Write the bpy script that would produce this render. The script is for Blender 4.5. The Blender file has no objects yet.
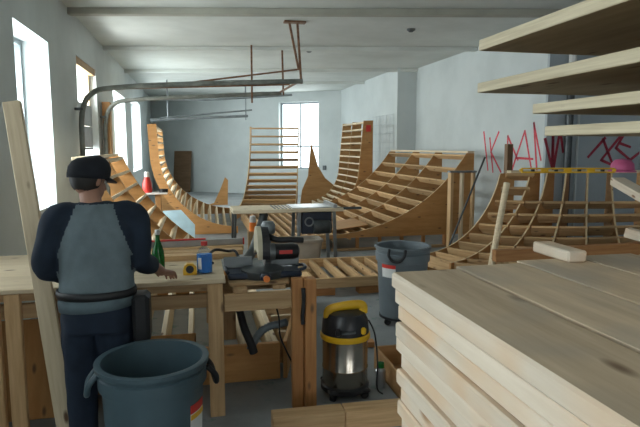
import bpy, bmesh, math, random
from mathutils import Vector as V, Matrix as M4, noise
rnd = random.Random(7)
S = bpy.context.scene
C = S.collection
PI = math.pi

# ------------------------------------------------------------------ camera
F = 554.0; YAW = math.radians(12.6); PIT = math.radians(6.85); CZ = 1.75
cy_, sy_, cp_, sp_ = math.cos(YAW), math.sin(YAW), math.cos(PIT), math.sin(PIT)
RV, DV, UV = V((cy_, -sy_, 0)), V((sy_*cp_, cy_*cp_, -sp_)), V((sy_*sp_, cy_*sp_, cp_))
def ray(x, y): return DV + RV*((x-320)/F) + UV*((213.5-y)/F)
def atX(x, y, X): d = ray(x, y); return V((0, 0, CZ)) + d*(X/d.x)
def atY(x, y, Y): d = ray(x, y); return V((0, 0, CZ)) + d*(Y/d.y)
def atZ(x, y, Z): d = ray(x, y); return V((0, 0, CZ)) + d*((Z-CZ)/d.z)
cd = bpy.data.cameras.new('camera'); cam = bpy.data.objects.new('camera', cd); C.objects.link(cam)
cd.sensor_width = 36; cd.lens = F*36/640; cd.clip_start = 0.05; cd.clip_end = 200
cam.matrix_world = M4((( RV.x, UV.x, -DV.x, 0), (RV.y, UV.y, -DV.y, 0), (RV.z, UV.z, -DV.z, CZ), (0, 0, 0, 1)))
S.camera = cam

# ------------------------------------------------------------------ materials
def mat_base(name, rough=.6, metal=0.0):
    m = bpy.data.materials.new(name); m.use_nodes = True
    nt = m.node_tree; b = nt.nodes['Principled BSDF']
    b.inputs['Roughness'].default_value = rough; b.inputs['Metallic'].default_value = metal
    return m, nt, b
def ramp(nt, fac, c1, c2, p1=.3, p2=.7):
    r = nt.nodes.new('ShaderNodeValToRGB')
    r.color_ramp.elements[0].position = p1; r.color_ramp.elements[1].position = p2
    r.color_ramp.elements[0].color = (*c1, 1); r.color_ramp.elements[1].color = (*c2, 1)
    nt.links.new(fac, r.inputs[0]); return r.outputs[0]
def nz(nt, vec, scale, detail=3, rough=.5):
    n = nt.nodes.new('ShaderNodeTexNoise'); n.inputs['Scale'].default_value = scale
    n.inputs['Detail'].default_value = detail; n.inputs['Roughness'].default_value = rough
    if vec is not None: nt.links.new(vec, n.inputs['Vector'])
    return n.outputs['Fac']
def mix(nt, fac, a, b, mode='MIX'):
    n = nt.nodes.new('ShaderNodeMix'); n.data_type = 'RGBA'; n.blend_type = mode
    for sock, v in ((n.inputs[0], fac), (n.inputs[6], a), (n.inputs[7], b)):
        if isinstance(v, (int, float)): sock.default_value = v
        elif isinstance(v, tuple): sock.default_value = (*v, 1)
        else: nt.links.new(v, sock)
    return n.outputs[2]
def bump(nt, b, h, strength=.2, dist=.01):
    n = nt.nodes.new('ShaderNodeBump'); n.inputs['Strength'].default_value = strength; n.inputs['Distance'].default_value = dist
    nt.links.new(h, n.inputs['Height']); nt.links.new(n.outputs[0], b.inputs['Normal'])
def wood(name, c1, c2, knot=(.16, .08, .035), grain=16, rough=.65, vary=.28, stain=None):
    m, nt, b = mat_base(name, rough)
    tc = nt.nodes.new('ShaderNodeTexCoord'); mp = nt.nodes.new('ShaderNodeMapping')
    oi = nt.nodes.new('ShaderNodeObjectInfo')
    ad = nt.nodes.new('ShaderNodeVectorMath'); ad.operation = 'MULTIPLY_ADD'
    cb = nt.nodes.new('ShaderNodeCombineXYZ')
    for i in range(3): nt.links.new(oi.outputs['Random'], cb.inputs[i])
    ad.inputs[1].default_value = (17, 31, 23)
    nt.links.new(cb.outputs[0], ad.inputs[0]); nt.links.new(tc.outputs['Object'], ad.inputs[2])
    nt.links.new(ad.outputs[0], mp.inputs['Vector'])
    mp.inputs['Scale'].default_value = (1.0, grain, grain)
    f = nz(nt, mp.outputs[0], 2.2, 5, .6)
    col = ramp(nt, f, c1, c2, .33, .67)
    mp2 = nt.nodes.new('ShaderNodeMapping'); nt.links.new(ad.outputs[0], mp2.inputs['Vector']); mp2.inputs['Scale'].default_value = (3.5, 9, 9)
    vo = nt.nodes.new('ShaderNodeTexVoronoi'); vo.inputs['Scale'].default_value = 1.0; nt.links.new(mp2.outputs[0], vo.inputs['Vector'])
    kf = ramp(nt, vo.outputs['Distance'], (1, 1, 1), (0, 0, 0), .07, .16)
    col = mix(nt, kf, col, knot)
    if stain:
        sf = nz(nt, ad.outputs[0], 3.0, 3)
        sr = ramp(nt, sf, (0, 0, 0), (.8, .8, .8), .5, .68)
        col = mix(nt, sr, col, stain)
    hs = nt.nodes.new('ShaderNodeHueSaturation')
    mr = nt.nodes.new('ShaderNodeMapRange'); mr.inputs['To Min'].default_value = 1-vary; mr.inputs['To Max'].default_value = 1+vary
    nt.links.new(oi.outputs['Random'], mr.inputs['Value']); nt.links.new(mr.outputs[0], hs.inputs['Value'])
    nt.links.new(col, hs.inputs['Color']); nt.links.new(hs.outputs[0], b.inputs['Base Color'])
    bump(nt, b, f, .15, .004)
    return m
def plain(name, c, rough=.5, metal=0., var=.12, scale=6, coat=0):
    m, nt, b = mat_base(name, rough, metal)
    tc = nt.nodes.new('ShaderNodeTexCoord')
    f = nz(nt, tc.outputs['Object'], scale, 4)
    col = ramp(nt, f, tuple(x*(1-var) for x in c), tuple(min(1, x*(1+var)) for x in c))
    nt.links.new(col, b.inputs['Base Color'])
    return m
def glassy(name, c, alpha_mix=.75, rough=.05):
    m = bpy.data.materials.new(name); m.use_nodes = True; nt = m.node_tree; nt.nodes.clear()
    o = nt.nodes.new('ShaderNodeOutputMaterial'); t = nt.nodes.new('ShaderNodeBsdfTransparent'); t.inputs[0].default_value = (*c, 1)
    g = nt.nodes.new('ShaderNodeBsdfPrincipled'); g.inputs['Base Color'].default_value = (*c, 1); g.inputs['Roughness'].default_value = rough
    x = nt.nodes.new('ShaderNodeMixShader'); x.inputs[0].default_value = 1-alpha_mix
    nt.links.new(t.outputs[0], x.inputs[1]); nt.links.new(g.outputs[0], x.inputs[2]); nt.links.new(x.outputs[0], o.inputs[0]); return m

M = {}
M['pine'] = wood('pine', (.46, .275, .125), (.63, .42, .22))
M['pine_pale'] = wood('pine_pale', (.60, .47, .30), (.74, .61, .42), vary=.15)
M['pine_orange'] = wood('pine_orange', (.40, .17, .055), (.52, .25, .09), vary=.15)
M['ply'] = wood('ply', (.37, .185, .062), (.48, .26, .10), grain=7, vary=.12)
M['ply_edge'] = wood('ply_edge', (.56, .42, .24), (.66, .52, .32), grain=7, vary=.08)
M['ply_orange'] = wood('ply_orange', (.42, .20, .06), (.54, .28, .10), grain=6, vary=.1)
M['ply_dark'] = wood('ply_dark', (.15, .085, .04), (.22, .13, .07), grain=6, vary=.1)
M['spruce_face'] = wood('spruce_face', (.68, .56, .43), (.80, .69, .56), knot=(.26, .12, .05), grain=14, vary=.08, stain=(.76, .52, .32))
M['spruce_top'] = wood('spruce_top', (.50, .37, .24), (.70, .55, .385), knot=(.14, .07, .035), grain=10, vary=.14, stain=(.42, .36, .29))
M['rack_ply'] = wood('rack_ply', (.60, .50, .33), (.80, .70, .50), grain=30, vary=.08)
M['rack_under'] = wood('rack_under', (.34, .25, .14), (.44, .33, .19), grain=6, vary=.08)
def wall_mat(name, c, stain):
    m, nt, b = mat_base(name, .85)
    tc = nt.nodes.new('ShaderNodeTexCoord')
    f = nz(nt, tc.outputs['Object'], .9, 5, .6)
    col = ramp(nt, f, stain, c, .3, .6)
    nt.links.new(col, b.inputs['Base Color'])
    bump(nt, b, nz(nt, tc.outputs['Object'], 30, 3), .12, .01)
    return m
M['wall'] = wall_mat('painted_wall', (.58, .62, .62), (.50, .54, .54))
M['wall_shade_grey'] = wall_mat('shade_grey_wall', (.42, .46, .49), (.36, .40, .43))  # darker copy of the wall paint, with the recess wall's shade painted in
M['ceiling'] = wall_mat('ceiling_paint', (.60, .62, .59), (.50, .52, .49))
M['beam'] = wall_mat('beam_paint', (.40, .39, .33), (.30, .29, .25))
m, nt, b = mat_base('concrete', .75)
tc = nt.nodes.new('ShaderNodeTexCoord')
c1 = ramp(nt, nz(nt, tc.outputs['Object'], 1.3, 6, .65), (.22, .235, .24), (.34, .355, .36))
c2 = ramp(nt, nz(nt, tc.outputs['Object'], 5, 4, .6), (0, 0, 0), (1, 1, 1), .60, .68)
nt.links.new(mix(nt, c2, c1, (.16, .24, .22)), b.inputs['Base Color'])
bump(nt, b, nz(nt, tc.outputs['Object'], 40, 3), .1, .01)
M['concrete'] = m
M['frame_grey'] = plain('frame_grey', (.30, .34, .36), .5)
M['glass'] = glassy('window_glass', (.97, .99, 1.0), .94)
M['rust'] = plain('rusty_steel', (.20, .105, .06), .6, .4, .4, 14)
M['steel_dark'] = plain('dark_steel', (.09, .10, .105), .45, .6, .3)
M['steel_grey'] = plain('grey_steel', (.25, .27, .28), .45, .6, .2)
M['track'] = plain('galvanised_track', (.20, .21, .19), .5, .5, .3)
M['rubber'] = plain('black_rubber', (.012, .012, .014), .55)
M['black_plastic'] = plain('black_plastic', (.02, .02, .023), .35)
M['yellow'] = plain('yellow_plastic', (.80, .46, .015), .4)
M['stainless'] = plain('stainless', (.50, .45, .38), .22, 1.0, .1)
M['can_blue'] = plain('blue_grey_plastic', (.060, .098, .118), .42, 0, .1)
M['can_grey'] = plain('grey_plastic', (.15, .18, .20), .45, 0, .1)
M['beige'] = plain('beige_plastic', (.40, .35, .29), .5)
M['white_paper'] = plain('white_label', (.75, .75, .73), .6)
M['red'] = plain('red_plastic', (.62, .04, .03), .45)
M['orange'] = plain('orange_plastic', (.85, .22, .03), .4)
M['graffiti_red'] = plain('red_spray_paint', (.68, .07, .10), .7, 0, .25, 20)
M['graffiti_shaded'] = plain('shaded_red_spray_paint', (.36, .035, .06), .7, 0, .25, 20)  # same red paint, darkened in colour for the shaded recess wall
M['pink'] = plain('pink_plastic', (.55, .10, .24), .5)
M['blue_board'] = plain('pale_blue_board', (.42, .60, .68), .6)
M['cream_metal'] = plain('cream_paint', (.66, .60, .44), .4)
M['saw_top'] = wood('saw_top', (.62, .52, .37), (.74, .64, .47), grain=5, vary=.05)
M['alu'] = plain('aluminium', (.42, .43, .44), .35, .8)
M['tool_blue'] = plain('tool_blue_black', (.02, .03, .055), .35)
M['green_glass'] = glassy('green_glass', (.015, .17, .035), .25, .05)
M['clear'] = glassy('clear_plastic', (.85, .93, 1.0), .93, .1)
M['blue_liquid'] = plain('blue_liquid', (.02, .22, .68), .25)
M['skin'] = plain('skin', (.42, .22, .15), .55, 0, .06)
M['skin_lip'] = plain('lips', (.33, .12, .10), .5)
M['eye_white'] = plain('eye_white', (.7, .68, .64), .3)
M['hair'] = plain('dark_hair', (.02, .016, .014), .6)
def cloth(name, c, var=.25):
    m, nt, b = mat_base(name, .9)
    tc = nt.nodes.new('ShaderNodeTexCoord')
    f = nz(nt, tc.outputs['Object'], 9, 4)
    col = ramp(nt, f, tuple(x*(1-var) for x in c), tuple(x*(1+var) for x in c))
    nt.links.new(col, b.inputs['Base Color'])
    bump(nt, b, nz(nt, tc.outputs['Object'], 260, 2), .2, .003)
    return m
M['shirt_grey'] = cloth('grey_jersey', (.14, .18, .20), .18)
M['shirt_navy'] = cloth('navy_sleeve', (.012, .022, .040))
M['jeans'] = cloth('dark_denim', (.012, .022, .042))
M['denim_pale'] = cloth('faded_denim', (.10, .14, .16))
M['cap'] = cloth('dark_cap', (.010, .012, .018))
M['leather'] = plain('black_leather', (.012, .012, .014), .5)

# ------------------------------------------------------------------ object helpers
def world_of(o):
    m = o.matrix_basis.copy(); p = o.parent
    while p: m = p.matrix_basis @ m; p = p.parent
    return m
def tag(o, label=None, cat=None, group=None, kind=None):
    if label: o['label'] = label
    if cat: o['category'] = cat
    if group: o['group'] = group
    if kind: o['kind'] = kind
    return o
def obj(name, bm, mat, parent=None, mw=None, smooth=False):
    me = bpy.data.meshes.new(name)
    bmesh.ops.recalc_face_normals(bm, faces=bm.faces)
    bm.to_mesh(me); bm.free()
    for mm in (mat if isinstance(mat, (list, tuple)) else [mat]): me.materials.append(mm)
    if smooth:
        for p in me.polygons: p.use_smooth = True
    o = bpy.data.objects.new(name, me); C.objects.link(o)
    mw = mw or M4()
    if parent:
        o.parent = parent; o.matrix_basis = world_of(parent).inverted() @ mw
    else: o.matrix_basis = mw
    return o
def smooth_by_angle(o, deg=40):
    me = o.data
    for p in me.polygons: p.use_smooth = True
    bm = bmesh.new(); bm.from_mesh(me)
    for e in bm.edges:
        if len(e.link_faces) == 2 and e.calc_face_angle(0) > math.radians(deg): e.smooth = False
    bm.to_mesh(me); bm.free()
    return o
def empty(name, loc, label, cat, group=None, rz=0):
    o = bpy.data.objects.new(name, None); C.objects.link(o); o.empty_display_size = .1
    o.matrix_basis = M4.Translation(V(loc)) @ M4.Rotation(rz, 4, 'Z')
    return tag(o, label, cat, group)
def box(bm, c, s, bev=0, rot=None):
    r = bmesh.ops.create_cube(bm, size=1.0)
    vs = r['verts']
    for v in vs: v.co = V((v.co.x*s[0], v.co.y*s[1], v.co.z*s[2]))
    if bev:
        es = list({e for v in vs for e in v.link_edges})
        r2 = bmesh.ops.bevel(bm, geom=es, offset=min(bev, min(s)*.45), segments=1, affect='EDGES')
        vs = list({v for f in r2['faces'] for v in f.verts} | {v for v in vs if v.is_valid})
    for v in vs:
        if rot is not None: v.co = rot @ v.co
        v.co += V(c)
    return vs
def boxobj(name, c, s, mat, parent=None, bev=.003, rz=0, loc_local=True):
    bm = bmesh.new(); box(bm, (0, 0, 0), s, bev)
    return obj(name, bm, mat, parent, M4.Translation(V(c)) @ M4.Rotation(rz, 4, 'Z'))
def frame_of(p0, p1, up):
    x = (V(p1)-V(p0)).normalized(); z = V(up) - x*V(up).dot(x)
    if z.length < 1e-4: z = V((0, 1, 0)) - x*x.y
    z.normalize(); y = z.cross(x)
    return x, y, z
def board(name, p0, p1, w, t, mat, parent=None, up=(0, 0, 1), bev=.004):
    """p0->p1 is the length; t is along up, w across"""
    p0, p1 = V(p0), V(p1); x, y, z = frame_of(p0, p1, up); L = (p1-p0).length; c = (p0+p1)/2
    bm = bmesh.new(); box(bm, (0, 0, 0), (L, w, t), bev)
    mw = M4(((x.x, y.x, z.x, c.x), (x.y, y.y, z.y, c.y), (x.z, y.z, z.z, c.z), (0, 0, 0, 1)))
    return obj(name, bm, mat, parent, mw)
def prism(name, pts, mat, thick, parent=None, mw=None, bev=0):
    """polygon in local XZ extruded along local Y, centred"""
    bm = bmesh.new()
    a = [bm.verts.new((p[0], -thick/2, p[1])) for p in pts]; b = [bm.verts.new((p[0], thick/2, p[1])) for p in pts]
    bm.faces.new(a); bm.faces.new(list(reversed(b)))
    n = len(pts)
    for i in range(n): bm.faces.new((a[i], a[(i+1) % n], b[(i+1) % n], b[i]))
    return obj(name, bm, mat, parent, mw)
def sweep(bm, pts, radii, seg=10, caps=True, flat=None):
    pts = [V(p) for p in pts]; n = len(pts)
    if isinstance(radii, (int, float)): radii = [radii]*n
    t0 = (pts[1]-pts[0]).normalized(); u = V((0, 0, 1)) if abs(t0.z) < .9 else V((0, 1, 0))
    u = (u - t0*u.dot(t0)).normalized(); rings = []
    for i in range(n):
        t = (pts[min(i+1, n-1)]-pts[max(i-1, 0)]).normalized()
        u = (u - t*u.dot(t)).normalized(); w = t.cross(u)
        r = radii[i]; r1, r2 = r if isinstance(r, tuple) else (r, r)
        rings.append([bm.verts.new(pts[i] + u*(r1*math.cos(2*PI*k/seg)) + w*(r2*math.sin(2*PI*k/seg))) for k in range(seg)])
    for a, b in zip(rings, rings[1:]):
        for k in range(seg): bm.faces.new((a[k], a[(k+1) % seg], b[(k+1) % seg], b[k]))
    if caps:
        bm.faces.new(list(reversed(rings[0]))); bm.faces.new(rings[-1])
    return rings
def tube(name, pts, r, mat, parent=None, seg=10):
    bm = bmesh.new(); sweep(bm, pts, r, seg); return smooth_by_angle(obj(name, bm, mat, parent), 50)
def spline(pts, n=6):
    pts = [V(p) for p in pts]; out = []
    for i in range(len(pts)-1):
        p0 = pts[max(i-1, 0)]; p1 = pts[i]; p2 = pts[i+1]; p3 = pts[min(i+2, len(pts)-1)]
        for k in range(n):
            t = k/n
            out.append(.5*((2*p1)+(p2-p0)*t+(2*p0-5*p1+4*p2-p3)*t*t+(3*p1-p0-3*p2+p3)*t**3))
    out.append(pts[-1]); return out
def lathe(name, prof, mat, loc, parent=None, seg=32, axis=None, sx=1, sy=1):
    bm = bmesh.new(); rings = []
    for r, z in prof:
        if r < 1e-5: rings.append([bm.verts.new((0, 0, z))])
        else: rings.append([bm.verts.new((r*sx*math.cos(2*PI*k/seg), r*sy*math.sin(2*PI*k/seg), z)) for k in range(seg)])
    for a, b in zip(rings, rings[1:]):
        if len(a) == 1 and len(b) == 1: continue
        for k in range(seg):
            k2 = (k+1) % seg
            if len(a) == 1: bm.faces.new((a[0], b[k2], b[k]))
            elif len(b) == 1: bm.faces.new((a[k], a[k2], b[0]))
            else: bm.faces.new((a[k], a[k2], b[k2], b[k]))
    mw = M4.Translation(V(loc))
    if axis is not None: mw = mw @ V((0, 0, 1)).rotation_difference(V(axis)).to_matrix().to_4x4()
    return smooth_by_angle(obj(name, bm, mat, parent, mw), 35)
def struct(o): o['kind'] = 'structure'; return o

# ------------------------------------------------------------------ room shell
ZC = 3.69; XL = -1.7; XR = 5.45; XN = 7.2; YF = -3.2
def wall_grid(name, origin, direction, length, height, thick, holes, mat, side):
    """upright wall from origin along direction with rectangular holes (s0,s1,z0,z1); thickness goes to `side`"""
    d = V(direction).normalized(); n = V(side).normalized()
    xs = sorted({0, length, *[h[0] for h in holes], *[h[1] for h in holes]})
    zs = sorted({0, height, *[h[2] for h in holes], *[h[3] for h in holes]})
    bm = bmesh.new()
    def hole(i, j):
        if not (0 <= i < len(xs)-1 and 0 <= j < len(zs)-1): return True
        cx = (xs[i]+xs[i+1])/2; cz = (zs[j]+zs[j+1])/2
        return any(h[0] < cx < h[1] and h[2] < cz < h[3] for h in holes)
    cache = {}
    def P(s, z, t):
        k = (s, z, t)
        if k not in cache: cache[k] = bm.verts.new(d*s + n*(thick*t) + V((0, 0, z)))
        return cache[k]
    for i in range(len(xs)-1):
        for j in range(len(zs)-1):
            if hole(i, j): continue
            a, b_, c, e = xs[i], xs[i+1], zs[j], zs[j+1]
            bm.faces.new((P(a, c, 0), P(b_, c, 0), P(b_, e, 0), P(a, e, 0)))
            bm.faces.new((P(a, c, 1), P(a, e, 1), P(b_, e, 1), P(b_, c, 1)))
            if hole(i-1, j): bm.faces.new((P(a, c, 0), P(a, e, 0), P(a, e, 1), P(a, c, 1)))
            if hole(i+1, j): bm.faces.new((P(b_, c, 0), P(b_, c, 1), P(b_, e, 1), P(b_, e, 0)))
            if hole(i, j-1): bm.faces.new((P(a, c, 0), P(a, c, 1), P(b_, c, 1), P(b_, c, 0)))
            if hole(i, j+1): bm.faces.new((P(a, e, 0), P(b_, e, 0), P(b_, e, 1), P(a, e, 1)))
    return struct(obj(name, bm, mat, None, M4.Translation(V(origin))))
def poly_slab(name, pts, z0, z1, mat):
    bm = bmesh.new(); a = [bm.verts.new((x, y, z0)) for x, y in pts]; b = [bm.verts.new((x, y, z1)) for x, y in pts]
    bm.faces.new(a); bm.faces.new(b); n = len(pts)
    for i in range(n): bm.faces.new((a[i], a[(i+1) % n], b[(i+1) % n], b[i]))
    return struct(obj(name, bm, mat))
BA, BB = V((XL, 23.5, 0)), V((4.95, 18.8, 0))
outline = [(XL-.45, YF-.3), (XN+.3, YF-.3), (XN+.3, 19.5), (5.3, 19.5), (XL-.45, 24.6)]
poly_slab('floor', outline, -.2, 0, M['concrete'])
poly_slab('ceiling', outline, ZC, ZC+.2, M['ceiling'])
LW = {1: (6.08, 7.42, 1.05, 3.0), 2: (9.05, 10.75, .9, 3.12), 3: (12.8, 14.9, 1.05, 2.98), 4: (16.2, 18.9, 1.05, 3.1), 5: (-.2, 1.2, 1.05, 3.0), 6: (3.0, 4.3, 1.05, 3.0)}
wall_grid('wall_left', (XL, YF, 0), (0, 1, 0), 24.3-YF, ZC, .42, [(a-YF, b-YF, c, d) for a, b, c, d in LW.values()], M['wall'], (-1, 0, 0))
bd = (BB-BA); BL = bd.length; bdn = bd.normalized(); bnrm = V((-bdn.y, bdn.x, 0))
bw0 = (2.98-XL)/bdn.x; bw1 = (4.26-XL)/bdn.x
wall_grid('wall_back', BA - bdn*.3, bdn, BL+.8, ZC, .28, [(bw0+.3, bw1+.3, .95, 3.34)], M['wall'], bnrm)
bm = bmesh.new(); box(bm, (5.6, 16.2, ZC/2), (1.3, 5.8, ZC)); struct(obj('wall_right_far', bm, M['wall']))
bm = bmesh.new(); box(bm, (XR+1.1, 10.625, ZC/2), (2.2, 5.35, ZC)); struct(obj('wall_right', bm, M['wall']))
bm = bmesh.new(); box(bm, (6.35, 7.92, ZC/2), (1.80, .06, ZC)); struct(obj('wall_recess', bm, M['wall_shade_grey']))  # face turned from the windows, its shade put into the colour
bm = bmesh.new(); box(bm, (XN+.15, 2.2, ZC/2), (.3, 11.4, ZC)); struct(obj('wall_side', bm, M['wall_shade_grey']))
wall_grid('wall_front', (XL, YF, 0), (1, 0, 0), XN-XL, ZC, .28, [(2.2, 5.2, .02, 3.0)], M['wall'], (0, -1, 0))  # opening added behind the camera to let the rear fill in

def window(n, origin, d, side, w, z0, z1, mull=(.5,), rails=(), depth=.2):
    """frame and panes set `depth` into the wall"""
    o = V(origin) + V(side)*depth; d = V(d)
    ang = math.atan2(d.y, d.x)
    bm = bmesh.new(); h = z1-z0; fw = .06
    for x in (fw/2, w-fw/2): box(bm, (x, 0, h/2), (fw, .07, h))
    for z in (fw/2, h-fw/2): box(bm, (w/2, 0, z), (w-2*fw, .07, fw))
    for k in mull: box(bm, (w*k, 0, h/2), (.045, .05, h-2*fw))
    for k in rails: box(bm, (w/2, 0, h*k), (w-2*fw, .05, .045))
    fr = struct(obj(f'window_{n}', bm, M['frame_grey'], None, M4.Translation(o+V((0, 0, z0))) @ M4.Rotation(ang, 4, 'Z')))
    bm = bmesh.new(); box(bm, (w/2, 0, h/2), (w-2*fw, .008, h-2*fw))
    g = obj('pane', bm, M['glass'], fr, world_of(fr)); return fr
for n in (1, 3, 4, 5, 6):
    a, b_, c, d = LW[n]
    window(n, (XL, a, 0), (0, 1, 0), (-1, 0, 0), b_-a, c, d, (.48,) if n in (1, 5, 6) else (.5,), (.55,) if n > 2 else (), .33)
window(7, BA + bdn*bw0, bdn, bnrm, bw1-bw0, .95, 3.34, (.5,), (.34,))

# ceiling beams: shallow steel sections that run across, a little askew
for i, (ya, yb, dz) in enumerate([(8.68, 7.22, .09), (11.75, 10.3, .07), (15.1, 13.3, .08), (18.4, 16.0, .08)]):
    xb = XN if i == 0 else (XR if i < 3 else 4.95)
    ye = ya + (yb-ya)*(xb-XL)/(5.3-XL)
    p0, p1 = V((XL, ya, ZC-dz/2)), V((xb, ye, ZC-dz/2))
    o = struct(board(f'trim_{i+1}', p0, p1, .14, dz, M['beam'] if i == 0 else M['ceiling'], None, bev=.006))

# ------------------------------------------------------------------ ramp framing
def arc_profile(z0, H, R, extra=0., n=18, a0=0.):
    """list of (plan distance, z, normal angle) along an arc of radius R up to height H (less `extra` of straight wall)"""
    h = H-extra; th = math.acos(max(-1, math.cos(a0)-h/R)); pts = []
    for i in range(n+1):
        a = a0+(th-a0)*i/n; pts.append((R*(math.sin(a)-math.sin(a0)), z0+R*(math.cos(a0)-math.cos(a)), a))
    L = R*th
    if extra:
        for k in (1, 2, 3): pts.append((R*(math.sin(th)-math.sin(a0))+extra*k/3*math.cos(th), z0+h+extra*k/3*math.sin(th), th))
        L += extra
    return pts, L
def ramp_section(name, label, cat, ribs, z0, H, R, rows, extra=0., back=.3, zb=.02, rib_mat='ply', joist_mat='pine', depth=.1, group=None, rib_t=.022, first=.03, near_mat=None, coping=True, thick=.038, open_back=False, a0=0., near_zb=None, skip=lambda i, k: False, odd=None, bands=()):
    """ribs: list of (bottom xy, top xy). Each rib is a plywood template, joists bridge neighbouring ribs along the curve."""
    prof, L = arc_profile(z0, H, R, extra, a0=a0); span = prof[-1][0]
    c = sum((V((*r[0], 0)) for r in ribs), V())/len(ribs)
    root = empty(name, (c.x, c.y, 0), label, cat, group)
    # cumulative length
    cum = [0]
    for a, b in zip(prof, prof[1:]): cum.append(cum[-1]+math.hypot(b[0]-a[0], b[1]-a[1]))
    def at(u):
        d = u*cum[-1]
        for i in range(len(prof)-1):
            if cum[i+1] >= d - 1e-9:
                t = (d-cum[i])/max(1e-9, cum[i+1]-cum[i]); A, B = prof[i], prof[i+1]
                return [A[k]+(B[k]-A[k])*t for k in range(3)]
        return list(prof[-1])
    def P(rib, u):
        b, t = V((*rib[0], 0)), V((*rib[1], 0)); s, z, a = at(u); l = (t-b).length; d = (t-b)/l
        nrm = (V((0, 0, 1))*math.cos(a) - d*math.sin(a)).normalized()
        return V((b.x, b.y, 0)) + d*(s/span*l) + V((0, 0, z)), nrm
    for i, rib in enumerate(ribs):
        b, t = V((*rib[0], 0)), V((*rib[1], 0)); l = (t-b).length; d = (t-b)/l
        pts = [(p[0]/span*l, p[1]) for p in prof]
        zb_r = near_zb if (near_zb is not None and i == len(ribs)-1) else zb
        if i in bands:
            q = []
            for (ps_, pz_, pa_) in reversed(prof): q.append((ps_/span*l+.17*math.sin(pa_), zb if pz_ < z0+.32 else max(.02, pz_-.17*math.cos(pa_))))
            pts += q
        elif (open_back is True) or (open_back == 'near' and i == len(ribs)-1):
            pts += [(l+back, z0+H), (l+back, z0+H-.35), (l*.72, z0+.12), (l*.45, zb), (0, zb)]
        else: pts += [(l+back, z0+H), (l+back, zb_r), (0, zb_r)]
        mw = M4(((d.x, -d.y, 0, b.x), (d.y, d.x, 0, b.y), (0, 0, 1, 0), (0, 0, 0, 1)))
        ro = prism('rib', pts, [M[near_mat if (near_mat and i == len(ribs)-1) else rib_mat], M['ply_edge']], rib_t, root, mw)
        for f_ in range(len(prof)-1): ro.data.polygons[2+f_].material_index = 1
    for bi, (r0, r1) in enumerate(zip(ribs, ribs[1:])):
        for k in range(rows):
            if skip(bi, k): continue
            u = first + (1-first-.015)*k/(rows-1)
            p0, n0 = P(r0, u); p1, n1 = P(r1, u); nn = (n0+n1).normalized()
            x = (p1-p0).normalized(); g = rib_t*.55
            o = -nn*(depth/2+.002)
            board('joist', p0+o+x*g, p1+o-x*g, thick, depth, M['ply_dark' if k == odd else joist_mat], root, nn, .003)
    if coping:
        for r0, r1 in zip(ribs, ribs[1:]):
            p0, _ = P(r0, 1); p1, _ = P(r1, 1)
            d0 = (V((*r0[1], 0))-V((*r0[0], 0))).normalized(); d1 = (V((*r1[1], 0))-V((*r1[0], 0))).normalized()
            board('top_plate', p0+d0*back*.62+V((0, 0, .02)), p1+d1*back*.62+V((0, 0, .02)), .13, .036, M['pine_pale'], root)
    return root

Z0 = .28
# quarter pipe on the right, towards the middle of the room
midY = [12.9, 11.4, 10.25, 8.95]
mid = ramp_section('ramp_section', 'curved ramp frame by the white right wall with an orange plywood side', 'ramp frame',
    [((2.15, y), (4.62, y)) for y in midY], Z0, 1.36, 3.05, 11, back=.15, zb=.01, near_zb=Z0-.06, joist_mat='pine', near_mat='ply_orange', depth=.12)
for x in (2.25, 2.65, 3.05, 3.45, 3.85, 4.25, 4.65, 4.74):
    board('stud', (x, 8.95, .04), (x, 8.95, Z0-.06), .09, .04, M['pine_orange'], mid, (1, 0, 0))
board('bottom_plate', (2.2, 8.95, .02), (4.78, 8.95, .02), .09, .04, M['pine'], mid)
board('brace', (4.3, 8.915, .3), (4.3, 8.915, .95), .05, .03, M['steel_dark'], mid, (0, -1, 0))
# tall vert pocket on the right, farther back
tall = ramp_section('tall_ramp_section', 'tall narrow ramp frame with an orange side panel standing against the far right wall', 'ramp frame',
    [((3.06, y), (4.0, y)) for y in (15.0, 14.03, 13.06)], Z0, 2.11, .94, 16, extra=1.27, back=.24, zb=.02, near_mat='ply_orange', depth=.09, joist_mat='pine_pale', coping=False)
boxobj('red_patch', (4.12, 13.035, 2.20), (.12, .012, .16), M['red'], tall, .002)
# vert section in front of the back wall, facing the camera
backs = ramp_section('wide_ramp_section', 'wide ladder-like ramp frame standing in front of the bright back window', 'ramp frame',
    [((.95, 13.45), (1.46, 15.25)), ((2.3, 13.15), (2.76, 15.1))], Z0, 2.02, 1.95, 15, extra=.15, back=.2, zb=.02, rib_mat='ply_orange', joist_mat='pine', depth=.11, odd=10, coping=False, open_back=True)
# quarter pipe on the left, far
farl = ramp_section('lit_ramp_section', 'narrow-slatted ramp frame on the far left curving down from beside the tall windows', 'ramp frame',
    [((.95, 14.6), (-.80, 14.6)), ((.80, 11.2), (-.72, 11.2))], .16, 2.03, 1.5, 19, extra=.6, back=.12, zb=.02, near_mat='ply_orange', depth=.14, joist_mat='pine_pale', coping=False, bands=(1,))
# quarter pipe on the left, near
nearl = ramp_section('window_side_ramp_section', 'wide ramp frame along the left wall just behind the man and workbench', 'ramp frame',
    [((.10, 9.6), (-1.17, 9.6)), ((.10, 8.1), (-1.17, 8.1)), ((.10, 6.7), (-1.17, 6.7))], .10, 1.5, 3.3, 9, back=.2, zb=.02, rib_mat='ply_orange', joist_mat='pine_pale', depth=.12, a0=math.radians(36), bands=(1, 2))
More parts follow.
